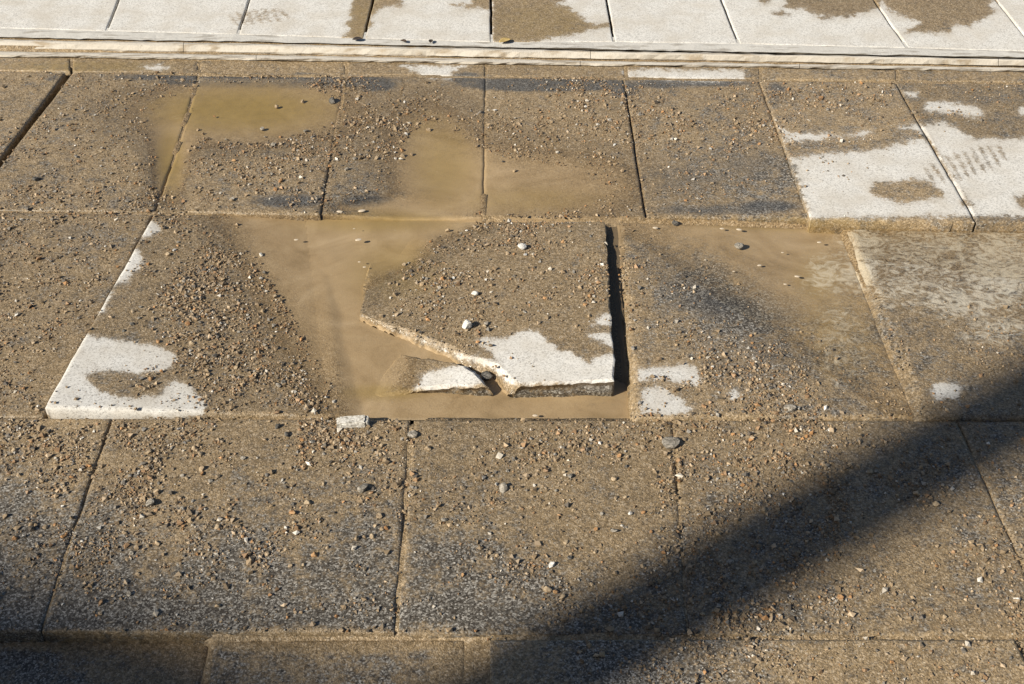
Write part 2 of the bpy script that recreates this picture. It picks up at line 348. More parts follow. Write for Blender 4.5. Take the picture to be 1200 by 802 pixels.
def slab(quad, zs, parent, edges=None, step=.006, thick=.065, name='paving_slab', mat=STONE, own='-'):
    """quad: top corners in photo pixels, far-left, far-right, near-right, near-left; zs: their heights"""
    W = np.array([p2w(x, y, z) for (x, y), z in zip(quad, zs)]); pl = plane(W); PIECES.append((W[:, :2].copy(), pl))
    Lx = (np.linalg.norm(W[1] - W[0]) + np.linalg.norm(W[2] - W[3])) / 2; Ly = (np.linalg.norm(W[3] - W[0]) + np.linalg.norm(W[2] - W[1])) / 2
    def par(L):
        e = np.array([0, .0018, .0045]) / L
        return np.unique(np.round(np.r_[e, np.linspace(.008 / L, 1 - .008 / L, max(3, int(L / step))), 1 - e], 6))
    s = par(Lx); t = par(Ly); ns, nt = len(s), len(t)
    Sg, Tg = np.meshgrid(s, t)
    XY = (W[0][None, None] * ((1 - Sg) * (1 - Tg))[..., None] + W[1] * (Sg * (1 - Tg))[..., None] + W[2] * (Sg * Tg)[..., None] + W[3] * ((1 - Sg) * Tg)[..., None]).reshape(-1, 3)
    V = XY.copy()
    V[:, 0] += (fbm(XY[:, 0] * 24, XY[:, 1] * 24, 21) - .5) * .003; V[:, 1] += (fbm(XY[:, 0] * 24, XY[:, 1] * 24, 33) - .5) * .003
    V[:, 2] = surf(pl, V[:, 0], V[:, 1]) - edge_drop(XY, W, edges or [(.004, .0024)] * 4)
    idx = np.arange(ns * nt).reshape(nt, ns)
    f = np.stack([idx[1:, :-1], idx[1:, 1:], idx[:-1, 1:], idx[:-1, :-1]], -1).reshape(-1, 4).tolist()
    ring = np.r_[idx[0, :], idx[1:, -1], idx[-1, -2::-1], idx[-2:0:-1, 0]]
    return skirt(name, V, f, ring, thick, mat, parent, own)
def skirt(name, V, f, ring, thick, mat, parent, own, mid_drop=.012, smooth=True):
    n = len(V); m = len(ring)
    mid = V[ring].copy(); mid[:, 2] -= mid_drop; mid[:, 0] += RNG.normal(0, .0007, m); mid[:, 1] += RNG.normal(0, .0007, m)
    low = V[ring].copy(); low[:, 2] -= thick
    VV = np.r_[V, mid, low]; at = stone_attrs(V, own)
    for k in at:
        r = at[k][ring]
        if k == 'dry': at[k] = np.r_[at[k], r - (12 if own == '-' else 5), np.full(m, -14.)]
        elif k == 'mud' and not smooth: at[k] = np.r_[at[k], r * .45, r * .45]
        else: at[k] = np.r_[at[k], r, r]
    for i in range(m):
        j = (i + 1) % m
        f.append((ring[i], ring[j], n + j, n + i)); f.append((n + i, n + j, n + m + j, n + m + i))
    f = [tuple(int(q) for q in a) for a in f]
    o = mesh_obj(name, VV, f, mat, parent, smooth, at)
    if not smooth: o.data.polygons.foreach_set('use_smooth', [i >= len(f) - 2 * m for i in range(len(f))])
    return o

def fragment(name, poly, heights, edges, parent=None, rough=None, mat=STONE, rings=70, thick=.06, own='-'):
    """a broken piece: outline in photo pixels with heights of a tilted top; edges: (width, drop) per side"""
    W = np.array([p2w(x, y, z) for (x, y), z in zip(poly, heights)]); pl = plane(W); PIECES.append((W[:, :2].copy(), pl))
    B = []
    for i in range(len(W)):
        a, b = W[i], W[(i + 1) % len(W)]; k = max(2, int(np.linalg.norm(b - a) / .005))
        B += [a + (b - a) * q / k for q in range(k)]
    B = np.array(B); nb = len(B); c = B.mean(0)
    fr = np.r_[0, .006, .015, .025, np.linspace(.04, .97, rings)]
    XY = np.concatenate([B + (c - B) * q for q in fr]); V = XY.copy()
    amp = .003 if rough is None else rough
    V[:, 0] += (fbm(XY[:, 0] * 24, XY[:, 1] * 24, 21) - .5) * amp; V[:, 1] += (fbm(XY[:, 0] * 24, XY[:, 1] * 24, 33) - .5) * amp
    drop = edge_drop(XY, W, edges)
    V[:, 2] = surf(pl, V[:, 0], V[:, 1]) - drop + np.clip(drop / .01, 0, 1) * ((fbm(XY[:, 0] * 70, XY[:, 1] * 70, 91) - .5) * .014 + (fbm(XY[:, 0] * 170, XY[:, 1] * 170, 92, 2) - .5) * .011)
    V = np.r_[V, [[c[0], c[1], surf(pl, c[:1], c[1:2])[0]]]]
    f = []
    for r in range(len(fr) - 1):
        a = r * nb; b = a + nb
        for i in range(nb):
            j = (i + 1) % nb; f.append((a + j, a + i, b + i, b + j))
    a = (len(fr) - 1) * nb
    for i in range(nb): f.append((a + (i + 1) % nb, a + i, len(V) - 1))
    return skirt(name, V, f, np.arange(nb)[::-1], thick, mat, parent, own, smooth=False)

# ------------------------------------------------------------------ the paving
E0 = (.005, .0035)
pavement = tag(empty('pavement', (0, 1.3, 0)), kind='structure')
upper = tag(empty('upper_pavement', (0, 2.6, 0)), kind='structure')
# upper row, beyond the kerb: joints as (x at y=-160, x at its near end, near end y)
J = [(-300, -330, 26), (-113, -180, 29), (52, -28, 32), (203, 125, 36), (345, 279, 40), (473, 427, 45), (574, 576, 49), (682, 720, 49), (780, 866, 51), (912, 1063, 56), (1040, 1215, 60), (1180, 1370, 64), (1310, 1540, 68)]
for k in range(len(J) - 1):
    (a0, a1, ay), (b0, b1, by) = J[k], J[k + 1]; g = 1.4 if 0 < k < 11 else 1
    slab([(a0 + g, -160), (b0 - g, -160), (b1 - g, by), (a1 + g, ay)], [.02] * 4, upper, step=.008, edges=[(.002, .0012)] * 4)
# row behind the puddle, its joints far end -> near end
row2 = [((-150, 81), (-330, 242)), ((84, 85), (-40, 246)), ((232, 87), (181, 247)), ((405, 89), (376, 250)), ((569, 91), (566, 252)),
        ((731, 93), (757, 254)), ((890, 95), (949, 256)), ((1050, 97), (1144, 260)), ((1215, 99), (1340, 263)), ((1380, 101), (1540, 266))]
z2 = [(.004, .004, .004, .004), (.006, .003, .004, .005), (.0025, .0015, .006, .005), (.004, .005, .003, .004), (.005, .006, .003, .002),
      (.005, .006, .006, .004), (.008, .010, .022, .020), (.010, .010, .021, .021), (.01, .01, .02, .02)]
gaps = [(2, 2), (8, 1.2), (.8, .8), (1, 1), (.3, .3), (1.1, 1.1), (1, 1), (1.1, 1.1), (1.5, 1.5), (1.5, 1.5)]      # half widths of those joints, px
for k in range(len(row2) - 1):
    (a, b), (c, d) = row2[k], row2[k + 1]
    gl = gaps[k][1]; gr = gaps[k + 1][0]
    slab([(a[0] + gl, a[1]), (c[0] - gr, c[1]), (d[0] - gr, d[1]), (b[0] + gl, b[1])], z2[k], pavement)
# narrow gutter course between that row and the kerb
for (xa, xb, z) in ((-400, -160, .002), (-158, 82, .003), (85, 232, .0015), (234, 404, .001), (407, 568, .002), (570, 732, .001), (735, 890, .003), (893, 1050, .004), (1053, 1300, .004), (1302, 1600, .004)):
    f = lambda x: 67 + .0142 * x; g = lambda x: 82.3 + .0115 * x
    slab([(xa, f(xa)), (xb, f(xb)), (xb, g(xb)), (xa, g(xa))], [z] * 4, pavement, name='gutter_slab', step=.008)
# the puddle row
slab([(-120, 247), (179, 251), (50, 489), (-300, 487)], [.004, .005, .006, .006], pavement)
slab([(-420, 245), (-122, 247), (-303, 487), (-640, 485)], [.004] * 4, pavement)
lifted = slab([(181, 250), (374, 253), (398, 489), (52, 477)], [.007, -.0155, -.0025, .030], pavement, edges=[E0, E0, E0, (.004, .003)], own='lifted'); LIFTED = PIECES[-1][1]
slab([(720, 260), (985, 268), (1073, 488), (739, 488)], [-.002, -.016, -.003, .017], pavement, edges=[E0, E0, E0, (.016, .016)], own='gap')
slab([(986, 268), (1330, 274), (1470, 490), (1074, 488)], [-.004, -.004, .006, .013], pavement, edges=[E0, E0, E0, (.022, .014)])
slab([(1333, 274), (1660, 278), (1830, 492), (1473, 490)], [.004] * 4, pavement)
# the row in front
F = [((-260, 487), (-450, 736)), ((131, 490), (47, 739)), ((483, 492), (464, 741)), ((788, 492), (806, 743)), ((1122, 493), (1237, 745)), ((1450, 494), (1640, 748))]
for k in range(len(F) - 1):
    (a, b), (c, d) = F[k], F[k + 1]; g = (1.2, 2.4, 1, 1.2, 1)[k]; h = (1.2, 1.2, 2.4, 1, 1.2)[k]
    slab([(a[0] + h, a[1]), (c[0] - g, c[1]), (d[0] - g, d[1]), (b[0] + h, b[1])], [.006, .006, .007, .007], pavement)
# the nearest row
N = [((-420, 750), (-560, 960), -.004), ((-120, 750), (-200, 960), -.02), ((249, 750), (226, 960), -.006), ((572, 749), (574, 960), .011), ((1190, 749), (1290, 960), .004), ((1500, 752), (1660, 960), .004)]
for k in range(len(N) - 1):
    (a, b, z), (c, d, _) = N[k], N[k + 1]; h = (1, 1, 1, 2, 1)[k]; g = (1, 3, 26, 1, 1)[k]
    slab([(a[0] + h, a[1]), (c[0] - g, c[1]), (d[0] - g, d[1]), (b[0] + h, b[1])], [z] * 4, pavement, step=.007)

# ------------------------------------------------------------------ broken slab lying in the puddle
big = fragment('broken_slab', [(437, 275), (520, 256), (709, 259), (721, 446), (602, 449), (592, 449), (578, 432), (545, 424), (516, 409), (466, 389), (422, 370), (429, 318)],
               [-.005, .000, .012, .026, .025, .020, .0170, .014, .011, .006, .0025, -.004],
               [(.004, .003), (.004, .003), (.003, .002), (.006, .004), (.010, .02), (.013, .03), (.015, .03), (.015, .028), (.014, .02), (.010, .012), (.004, .003), (.004, .004)], rough=.008, own='big')
tag(big, 'large broken paving slab fragment tilted in the muddy puddle with angled edge and dry front strip', 'broken slab')
small = fragment('broken_slab', [(418, 470), (470, 414), (512, 421), (552, 427), (563, 436), (577, 452), (540, 452), (490, 456)],
                 [-.011, -.004, .005, .013, .015, .0165, .014, .001], [(.006, .004), (.006, .004), (.006, .004), (.01, .012), (.012, .02), (.006, .004), (.006, .004), (.008, .005)], rough=.008, rings=40, own='small')
tag(small, 'small wedge of broken slab with white dry top lying in muddy water', 'broken slab')

# ------------------------------------------------------------------ bedding under the joints, ground, kerb
DEEP = [([(374, 250), (721, 258), (746, 486), (400, 486)], .075), ([(66, 80), (92, 80), (-24, 250), (-70, 250)], .045), ([(374, 252), (379, 225), (372, 225), (366, 252)], .02)]
for k in range(1, len(J) - 1): DEEP.append(([(J[k][0] - 8, -160), (J[k][0] + 8, -160), (J[k][1] + 8, J[k][2] + 1), (J[k][1] - 8, J[k][2] + 1)], .05))
for x0, y0, x1, y1 in ((757, 254, 731, 110), (949, 257, 940, 235), (1144, 262, 1135, 235), (200, 190, 181, 247)): DEEP.append(([(x0 - 3, y0), (x0 + 3, y0), (x1 + 3, y1), (x1 - 3, y1)], .02))
DEEP.append(([(440, 486), (498, 486), (490, 497), (478, 499), (445, 495)], .03)); DEEP.append(([(46, 480), (56, 480), (56, 490), (20, 490)], .02))
def bed_z(x, y):
    P = np.stack([x, y, np.zeros_like(x)], -1); px, py = w2p(P)
    z = np.where(py > 492, .0035, np.where(py > 256, -.005, .001)) + (fbm(x * 30, y * 30, 41) - .5) * .004 + (fbm(x * 7, y * 7, 43) - .5) * .008
    z = np.where((py > 742) & (px < 570), -.005, z)
    for poly, d in DEEP: z = z - d * np.clip((sdf(poly, px, py, 5) + 1) / 2, 0, 1)
    z = np.where(py < 60, np.where(z < -.02, z, .012), z)
    for poly, pl in PIECES:                       # never rising through a slab
        m = (x > poly[:, 0].min()) & (x < poly[:, 0].max()) & (y > poly[:, 1].min()) & (y < poly[:, 1].max())
        if m.any():
            ins = inside(poly, x[m], y[m]); z[m] = np.where(ins, np.minimum(z[m], surf(pl, x[m], y[m]) - .0022), z[m])
    return z
gx = np.arange(-1.9, 1.9, .008); gy = np.arange(.62, 3.3, .008); X, Y = np.meshgrid(gx, gy); X = X.ravel(); Y = Y.ravel()
V = np.stack([X, Y, bed_z(X, Y)], -1); idx = np.arange(len(X)).reshape(len(gy), len(gx))
f = np.stack([idx[:-1, :-1], idx[:-1, 1:], idx[1:, 1:], idx[1:, :-1]], -1).reshape(-1, 4).tolist()
tag(mesh_obj('bedding_sand', V, f, BED, None, True), kind='structure')
t = NT('bare_ground'); gm = t.done(t.bsdf(t.mix(t.noise(3, 5), (.17, .14, .1), (.3, .26, .2)), .85, t.bump(t.noise(60, 4), .01, .5)))
tag(mesh_obj('ground', [(-300, -300, -.09), (300, -300, -.09), (300, 300, -.09), (-300, 300, -.09)], [(0, 1, 2, 3)], gm), kind='structure')

def kerb_mat(name, a, b, stain, amt):
    t = NT(name); c = t.mix(t.noise(22, 5), a, b)
    c = t.mix(t.m_('MULTIPLY', t.ss(t.noise(16, 5, t.vscale((1, 5, 1))), .5, .68), amt), c, stain)
    c = t.mix(t.m_('MULTIPLY', t.ss(t.noise(200, 2), .68, .76), .6), c, (.1, .08, .05))
    return t.done(t.bsdf(c, .8, t.bump(t.noise(180, 4), .0015, .7), .3))
K_MORTAR = kerb_mat('kerb_mortar', (.4, .385, .36), (.56, .54, .5), (.25, .225, .19), .8)
K_FACE = kerb_mat('kerb_cream_stone', (.42, .38, .32), (.52, .48, .42), (.24, .17, .09), .65)
K_LIP = kerb_mat('kerb_lip_stone', (.42, .38, .32), (.56, .52, .46), (.22, .18, .13), .9)
kerb = tag(empty('kerb', (0, 2.35, 0)), kind='structure')
def strip(name, prof, mat, xa, xb):
    n = max(6, int((xb - xa) / 9)); V = []; m = len(prof)
    for i in range(n + 1):
        x = xa + (xb - xa) * i / n
        for k, (yl, yr, z) in enumerate(prof):
            w = p2w(x, yl + (yr - yl) * x / 1200, z); q = float(fbm(np.array([w[0] * 9 + k * 4]), np.array([k * 1.7]), 77)[0]) - .5; q2 = float(fbm(np.array([w[0] * 45]), np.array([k * 2.3]), 78)[0]) - .5
            V.append((w[0], w[1] + q * .008 + q2 * .005, w[2] + q2 * .0025))
    f = [(i * m + k + 1, (i + 1) * m + k + 1, (i + 1) * m + k, i * m + k) for i in range(n) for k in range(m - 1)]
    f += [tuple(range(m)), tuple(n * m + k for k in reversed(range(m)))]
    return mesh_obj(name, V, f, mat, kerb)
cuts = [-420, 215, 692, 1170, 1650]
strip('mortar_strip', [(30, 52, -.02), (30.5, 52, .0185), (36, 61, .0190), (43.5, 67.5, .0180), (44.5, 68.5, .008), (45, 69, -.02)], K_MORTAR, -420, 1650)
for a, b in zip(cuts[:-1], cuts[1:]):
    strip('kerb_stone', [(45.8, 69.4, -.02), (46, 69.6, .016), (47.5, 70.5, .0195), (50, 72, .0175), (56.5, 77, .006), (58, 78, .001), (58.2, 78.2, -.02)], K_FACE, a + .3, b - .3)
cuts = [-420, -60, 300, 680, 937, 1300, 1650]
for a, b in zip(cuts[:-1], cuts[1:]):
    strip('kerb_lip', [(59.6, 79.3, -.02), (60, 79.6, .003), (61.5, 80.2, .0085), (64.5, 82.4, .0085), (66.5, 84, .003), (67.2, 84.6, -.02)], K_LIP, a + .3, b - .3)

# mud settled in the hole where the slab broke away
hx = np.arange(-.50, .24, .005); hy = np.arange(1.40, 2.16, .005); X, Y = np.meshgrid(hx, hy); px, py = w2p(np.stack([X, Y, X * 0 - .011], -1))
HOLE = [(356, 245), (708, 250), (719, 446), (746, 456), (748, 493), (386, 493)]
inn = sdf(HOLE, px, py) > -2
Z = -.0118 + .005 * np.clip((py - 260) / 220, 0, 1) + (fbm(X * 12, Y * 12, 51) - .5) * .003 - .004 * np.clip((px - 690) / 50, 0, 1)
edge = p2w(374, 253), p2w(398, 489); ex = edge[0][0] + (edge[1][0] - edge[0][0]) * (Y - edge[0][1]) / (edge[1][1] - edge[0][1])
lp = LIFTED; Z = np.maximum(Z, surf(lp, X, Y) + np.clip((X - ex + .03) * .06, -.002, .0016) - .10 * np.clip(X - ex - .004, 0, 1) - (X - ex > .2))      # washed up against the lifted slab
V = np.stack([X, Y, Z], -1).reshape(-1, 3); idx = np.arange(X.size).reshape(X.shape); kp = inn[:-1, :-1] & inn[1:, 1:] & inn[:-1, 1:] & inn[1:, :-1]
f = np.stack([idx[:-1, :-1], idx[:-1, 1:], idx[1:, 1:], idx[1:, :-1]], -1)[kp].tolist()
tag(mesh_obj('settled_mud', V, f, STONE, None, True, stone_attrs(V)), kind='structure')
# ------------------------------------------------------------------ height of whatever lies on top
def top_z(x, y):
    z = bed_z(x, y); qx, qy = w2p(np.stack([x, y, x * 0 - .011], -1)); z = np.where((sdf(HOLE, qx, qy) > -1) & (z < -.011), -.011, z)
    for poly, pl in PIECES:
        m = (x > poly[:, 0].min()) & (x < poly[:, 0].max()) & (y > poly[:, 1].min()) & (y < poly[:, 1].max())
        if m.any():
            xi, yi = x[m], y[m]; ins = inside(poly, xi, yi); zz = z[m]
            zz = np.where(ins, np.maximum(zz, surf(pl, xi, yi)), zz); z[m] = zz
    return z

# ------------------------------------------------------------------ muddy water, level z = 0
wx = np.arange(-1.25, 1.6, .004)
a = p2w(0, 489.5)[1]; b = p2w(0, 96)[1]; wy = np.arange(a, b, .004)
X, Y = np.meshgrid(wx, wy); X = X.ravel(); Y = Y.ravel(); depth = -top_z(X, Y)
V = np.stack([X, Y, np.zeros_like(X)], -1); px, py = w2p(V)
dd = np.maximum(depth, 0)
murk = np.clip((dd - .05) / .05, 0, .35).reshape(len(wy), len(wx))
for _ in range(3):      # the cloudy water also veils the rims it laps over
    q = np.pad(murk, 1, 'edge'); murk = np.maximum.reduce([murk, q[:-2, 1:-1], q[2:, 1:-1], q[1:-1, :-2], q[1:-1, 2:]])
for _ in range(3):
    q = np.pad(murk, 1, 'edge'); murk = (q[:-2, 1:-1] + q[2:, 1:-1] + q[1:-1, :-2] + q[1:-1, 2:] + 2 * murk) / 6
murk = murk.ravel() * .98
flow = .1 + .9 * blobs([(1120, 330, 160, 90, 1), (990, 390, 60, 110, .9), (900, 290, 120, 40, .3)], px, py)
idx = np.arange(len(X)).reshape(len(wy), len(wx)); hole = sdf([(340, 245), (740, 250), (760, 500), (380, 500)], px, py) > 0
wet = ((depth > -.004) & (hole | (depth < .02))).reshape(idx.shape)
keep = wet[:-1, :-1] | wet[:-1, 1:] | wet[1:, 1:] | wet[1:, :-1]
f = np.stack([idx[:-1, :-1], idx[:-1, 1:], idx[1:, 1:], idx[1:, :-1]], -1)[keep].tolist()
tag(mesh_obj('water', V, f, WATER, None, True, {'murk': murk, 'flow': flow}), kind='structure')

# ------------------------------------------------------------------ grit: tens of thousands of grains, one mass
def rotmats(n):
    q = RNG.normal(size=(n, 4)); q /= np.linalg.norm(q, axis=1)[:, None]; w, x, y, z = q.T
    return np.stack([np.stack([1 - 2 * (y * y + z * z), 2 * (x * y - z * w), 2 * (x * z + y * w)], -1), np.stack([2 * (x * y + z * w), 1 - 2 * (x * x + z * z), 2 * (y * z - x * w)], -1),
                     np.stack([2 * (x * z - y * w), 2 * (y * z + x * w), 1 - 2 * (x * x + y * y)], -1)], 1)
n0 = 1200000
x = RNG.uniform(-1.6, 1.7, n0); y = RNG.uniform(.72, 2.8, n0)
px, py = w2p(np.stack([x, y, np.zeros(n0)], -1))
patch = fbm(x * 7, y * 7, 61, 4); clump = fbm(x * 30, y * 30, 71, 3)
dens = sample(GRIT, px, py) ** 1.15 * np.clip((patch - .33) * 3.4, .06, 1.8) * np.clip((clump - .3) * 2.8, .1, 1.5)
dens *= np.where(dry_field(px, py) > -1, .2, 1); dens += np.where((py > 741) & (py < 756) & (px < 600), .28, 0) * clump; dens *= (py > 84 + .012 * px)
ok = RNG.uniform(0, 1, n0) < dens * .95
x, y = x[ok], y[ok]; z = top_z(x, y); ok = (z > -.0035) & (z < .05); x, y, z = x[ok], y[ok], z[ok]; n = len(x)
r = np.clip(RNG.lognormal(math.log(.00122), .6, n), .0007, .0055)
OCT = np.array([(1, 0, 0), (-1, 0, 0), (0, 1, 0), (0, -1, 0), (0, 0, 1), (0, 0, -1)], float)
OF = np.array([(0, 2, 4), (2, 1, 4), (1, 3, 4), (3, 0, 4), (2, 0, 5), (1, 2, 5), (3, 1, 5), (0, 3, 5)])
G = OCT[None] * RNG.uniform(.55, 1.35, (n, 6, 1)) + RNG.normal(0, .16, (n, 6, 3))
G = np.einsum('nij,nkj->nki', rotmats(n), G) * r[:, None, None]; G[..., 2] *= .75
G += np.stack([x, y, z + r * .45], -1)[:, None, :]
pal = np.array([(.19, .135, .08), (.26, .19, .115), (.33, .25, .165), (.24, .145, .075), (.15, .135, .115), (.3, .28, .25), (.44, .4, .34), (.07, .06, .05), (.32, .17, .07), (.55, .52, .47)])
ci = RNG.choice(len(pal), n, p=[.24, .24, .16, .13, .06, .03, .04, .05, .035, .015]); cc = pal[ci] * RNG.uniform(.75, 1.65, (n, 1))
me = bpy.data.meshes.new('gravel'); me.from_pydata(G.reshape(-1, 3).tolist(), [], (OF[None] + (np.arange(n) * 6)[:, None, None]).reshape(-1, 3).tolist()); me.materials.append(GRAVEL)
ca = me.attributes.new('grain', 'FLOAT_COLOR', 'POINT'); ca.data.foreach_set('color', np.repeat(np.c_[cc, np.ones(n)], 6, 0).astype(np.float32).ravel())
gravel = bpy.data.objects.new('gravel', me); COL.objects.link(gravel)
tag(gravel, 'brown and tan grit and sand grains strewn over the wet paving', 'gravel', kind='stuff')
print('grains', n)

# ------------------------------------------------------------------ single pebbles
PM = {'tan': chunk_material('tan_pebble', [(.25, (.16, .11, .065)), (.5, (.27, .2, .125)), (.8, (.38, .3, .2))]),
      'grey': chunk_material('grey_pebble', [(.25, (.1, .088, .07)), (.5, (.21, .188, .155)), (.8, (.35, .315, .265))]),
      'rust': chunk_material('rust_pebble', [(.25, (.15, .075, .03)), (.5, (.28, .15, .065)), (.8, (.38, .24, .12))]),
      'dark': chunk_material('dark_pebble', [(.25, (.03, .028, .025)), (.5, (.065, .06, .052)), (.8, (.14, .13, .115))]), 'white': PALE}
import bmesh
def rock_mesh(name, seed, sub, flat, ang, mat):
    bm = bmesh.new(); bmesh.ops.create_icosphere(bm, subdivisions=sub, radius=1); r = np.random.default_rng(seed)
    cutters = [(Vector(r.normal(size=3)).normalized(), r.uniform(.42, .8)) for _ in range(ang + 2)]
    for v in bm.verts:
        for nrm, d in cutters:
            k = v.co.dot(nrm) - d
            if k > 0: v.co -= nrm * k * .9
        v.co *= 1 + r.normal(0, .03); v.co.z *= flat; v.co.x *= 1.12
    bm.to_mesh(me := bpy.data.meshes.new(name)); bm.free(); me.materials.append(mat); return me
ROCKS = {c: [rock_mesh('pebble', 100 + 7 * i + 31 * j, 2, (.75, .6, .85, .7)[i], 7, m) for i in range(4)] for j, (c, m) in enumerate(PM.items())}
def pebble(px, py, rpx, colour, label, group=None, name='pebble', sink=.35, squash=None):
    w = p2w(px, py, .004); zz = float(top_z(np.array([w[0]]), np.array([w[1]]))[0]); w = p2w(px, py, zz)
    zc = CAMH * FPX / (CP * (py - HORIZON)); r = rpx * zc / FPX
    o = bpy.data.objects.new(name, random.choice(ROCKS[colour])); COL.objects.link(o)
    o.scale = squash and tuple(r * q for q in squash) or (r, r * random.uniform(.8, 1.05), r); o.location = (w[0], w[1], max(zz, -.004) + r * (.7 - sink)); o.rotation_euler = (random.uniform(-.3, .3), random.uniform(-.3, .3), random.uniform(0, 6.3))
    return tag(o, label, 'pebble' if name == 'pebble' else 'stone', group)
pebble(547, 384, 7.2, 'white', 'round white pebble casting a shadow on the large broken slab', sink=.05)
pebble(557, 346, 4.2, 'white', 'small whitish pebble beside darker grains in the middle of the broken slab', sink=.1)
pebble(786, 523, 12, 'grey', 'grey pointed stone lying at a joint in front of the puddle', name='stone', squash=(1.1, .8, .8))
pebble(612, 292, 5.5, 'white', 'pale pebble near the back edge of the large broken slab', sink=.1)
pebble(866, 292, 6, 'grey', 'grey stone standing out of the muddy water over the sunken slab', name='stone', sink=.1)
pebble(791, 263, 5, 'dark', 'dark stone at the edge of the muddy water under the back row', name='stone')
pebble(571, 446, 8.5, 'dark', 'added black lump standing in for the shaded side of the small slab wedge', name='stone', squash=(.9, 1.0, 1.5), sink=.3)  # dark lump added to paint the small wedge's broken side in shade
for q, (sx, sy, sr, sc, lab) in enumerate([(590, 573, 6.5, 'grey', 'grey pebble on the front slab between two clusters of grit'), (176, 592, 7, 'grey', 'dull grey pebble half buried in grit on the front left slab'),
        (42, 211, 5.5, 'dark', 'dark pebble alone on the muddy slab beside the wide black joint'), (484, 511, 7, 'grey', 'angular pebble below the notch in front of the puddle'),
        (926, 480, 7.5, 'grey', 'flat grey pebble near the front edge of the slab beside the ridge joint'), (646, 663, 5, 'white', 'pale pebble beside a grit heap near the pole shadow'),
        (390, 120, 6, 'dark', 'black pebble at the rim of the olive puddle'), (425, 574, 8, 'grey', 'largest of the grey pebbles clustered on the front slab'), (642, 692, 6, 'tan', 'tan pebble casting a dark shadow beside the pole shadow')]):
    pebble(sx, sy, sr, sc, lab)
ZONES = [('the muddy front slab below the grey corner of paving', (5, 85, 505, 735), 14, (2.6, 5)),
         ('the front slab directly before the lifted slab', (140, 455, 500, 735), 62, (2.6, 5.2)),
         ('the front slab directly before the broken slab', (492, 780, 500, 735), 46, (2.6, 5.2)),
         ('the front slab crossed by the pole shadow', (815, 1120, 500, 740), 34, (2.4, 4.8)),
         ('the lifted slab with the white corner', (110, 350, 262, 480), 46, (2.4, 4.6)),
         ('the large broken slab', (470, 700, 268, 400), 36, (2.2, 4.2)),
         ('the slab between black gap and ridge joint', (760, 940, 370, 480), 26, (2.2, 4.2)),
         ('the slab holding the olive puddle', (210, 370, 120, 240), 22, (2.2, 4.6)),
         ('the muddy slabs between puddle and kerb', (385, 720, 112, 240), 34, (2.2, 4.6)),
         ('the grey-stained slab beside the dry white one', (765, 900, 115, 240), 14, (2.0, 3.8))]
SHADE = {'tan': 'tan', 'grey': 'grey', 'rust': 'rusty orange', 'dark': 'blackish', 'white': 'whitish'}
for place, (xa, xb, ya, yb), cnt, (ra, rb) in ZONES:
    made = 0; tries = 0
    while made < cnt and tries < 4000:
        tries += 1; qx, qy = random.uniform(xa, xb), random.uniform(ya, yb); A = np.array([qx]), np.array([qy])
        if random.random() > float(sample(GRIT, *A)[0]) ** 1.5 * 1.2 or float(dry_field(*A)[0]) > -2: continue
        if xa == 110 and qx < 200 - (qy - 250) * .5: continue
        c = random.choices(['tan', 'grey', 'rust', 'dark', 'white'], [8, 2.5, 2.2, 1.2, .7])[0]
        u = random.random() ** 1.7; size = 'small' if u < .5 else 'larger'
        pebble(qx, qy, (ra + (rb - ra) * u) * (.75 + .22 * qy / 600), c, size + ' ' + SHADE[c] + ' pebble on ' + place, size + ' ' + SHADE[c] + ' pebbles on ' + place); made += 1

# chips of stone at the puddle's near side
bm = bmesh.new(); bmesh.ops.create_cube(bm, size=1); bmesh.ops.bevel(bm, geom=bm.edges[:], offset=.12, segments=2, affect='EDGES'); bmesh.ops.subdivide_edges(bm, edges=bm.edges[:], cuts=3, use_grid_fill=True)
for v in bm.verts: v.co += Vector((random.gauss(0, .018), random.gauss(0, .018), random.gauss(0, .018)))
me = bpy.data.meshes.new('stone_chip'); bm.to_mesh(me); bm.free(); me.materials.append(BROKEN)
def chip(px, py, sx, sy, sz, rot, label):
    w = p2w(px, py, .006); o = bpy.data.objects.new('stone_chip', me); COL.objects.link(o); o.location = (w[0], w[1], .002 + sz * .3); o.scale = (sx, sy, sz); o.rotation_euler = (.05, -.08, rot)
    tag(o, label, 'stone'); return o
chip(414, 497, .052, .02, .019, .03, 'blocky white stone chip wedged at the near edge of the puddle')

# foam flecks on the water
bm = bmesh.new(); bmesh.ops.create_icosphere(bm, subdivisions=2, radius=1)
for v in bm.verts: v.co.z = max(v.co.z, -.2) * .35; v.co.x *= 1 + random.gauss(0, .08)
fm = bpy.data.meshes.new('foam_fleck'); bm.to_mesh(fm); bm.free()
t = NT('foam'); fm.materials.append(t.done(t.bsdf((.5, .42, .32), .5)))
for fx, fy, fr in ((347, 281, 4), (420, 281, 6), (421, 307, 2.6), (427, 313, 3), (398, 248, 6), (424, 247, 7), (415, 268, 2), (846, 268, 4), (866, 269, 5), (768, 267, 5), (890, 311, 4), (934, 324, 4.5), (920, 333, 3), (917, 296, 2.5), (860, 318, 2.5), (627, 487, 4), (960, 284, 4)):
    w = p2w(fx, fy, .001); r = fr * 1.2e-3; o = bpy.data.objects.new('foam_fleck', fm); COL.objects.link(o); o.location = (w[0], w[1], .0008); o.scale = (r, r * .55, r * .5); o.rotation_euler.z = random.uniform(-.3, .3)
    tag(o, 'tiny pale fleck of foam floating on the muddy water', 'foam', 'foam flecks on the puddle')

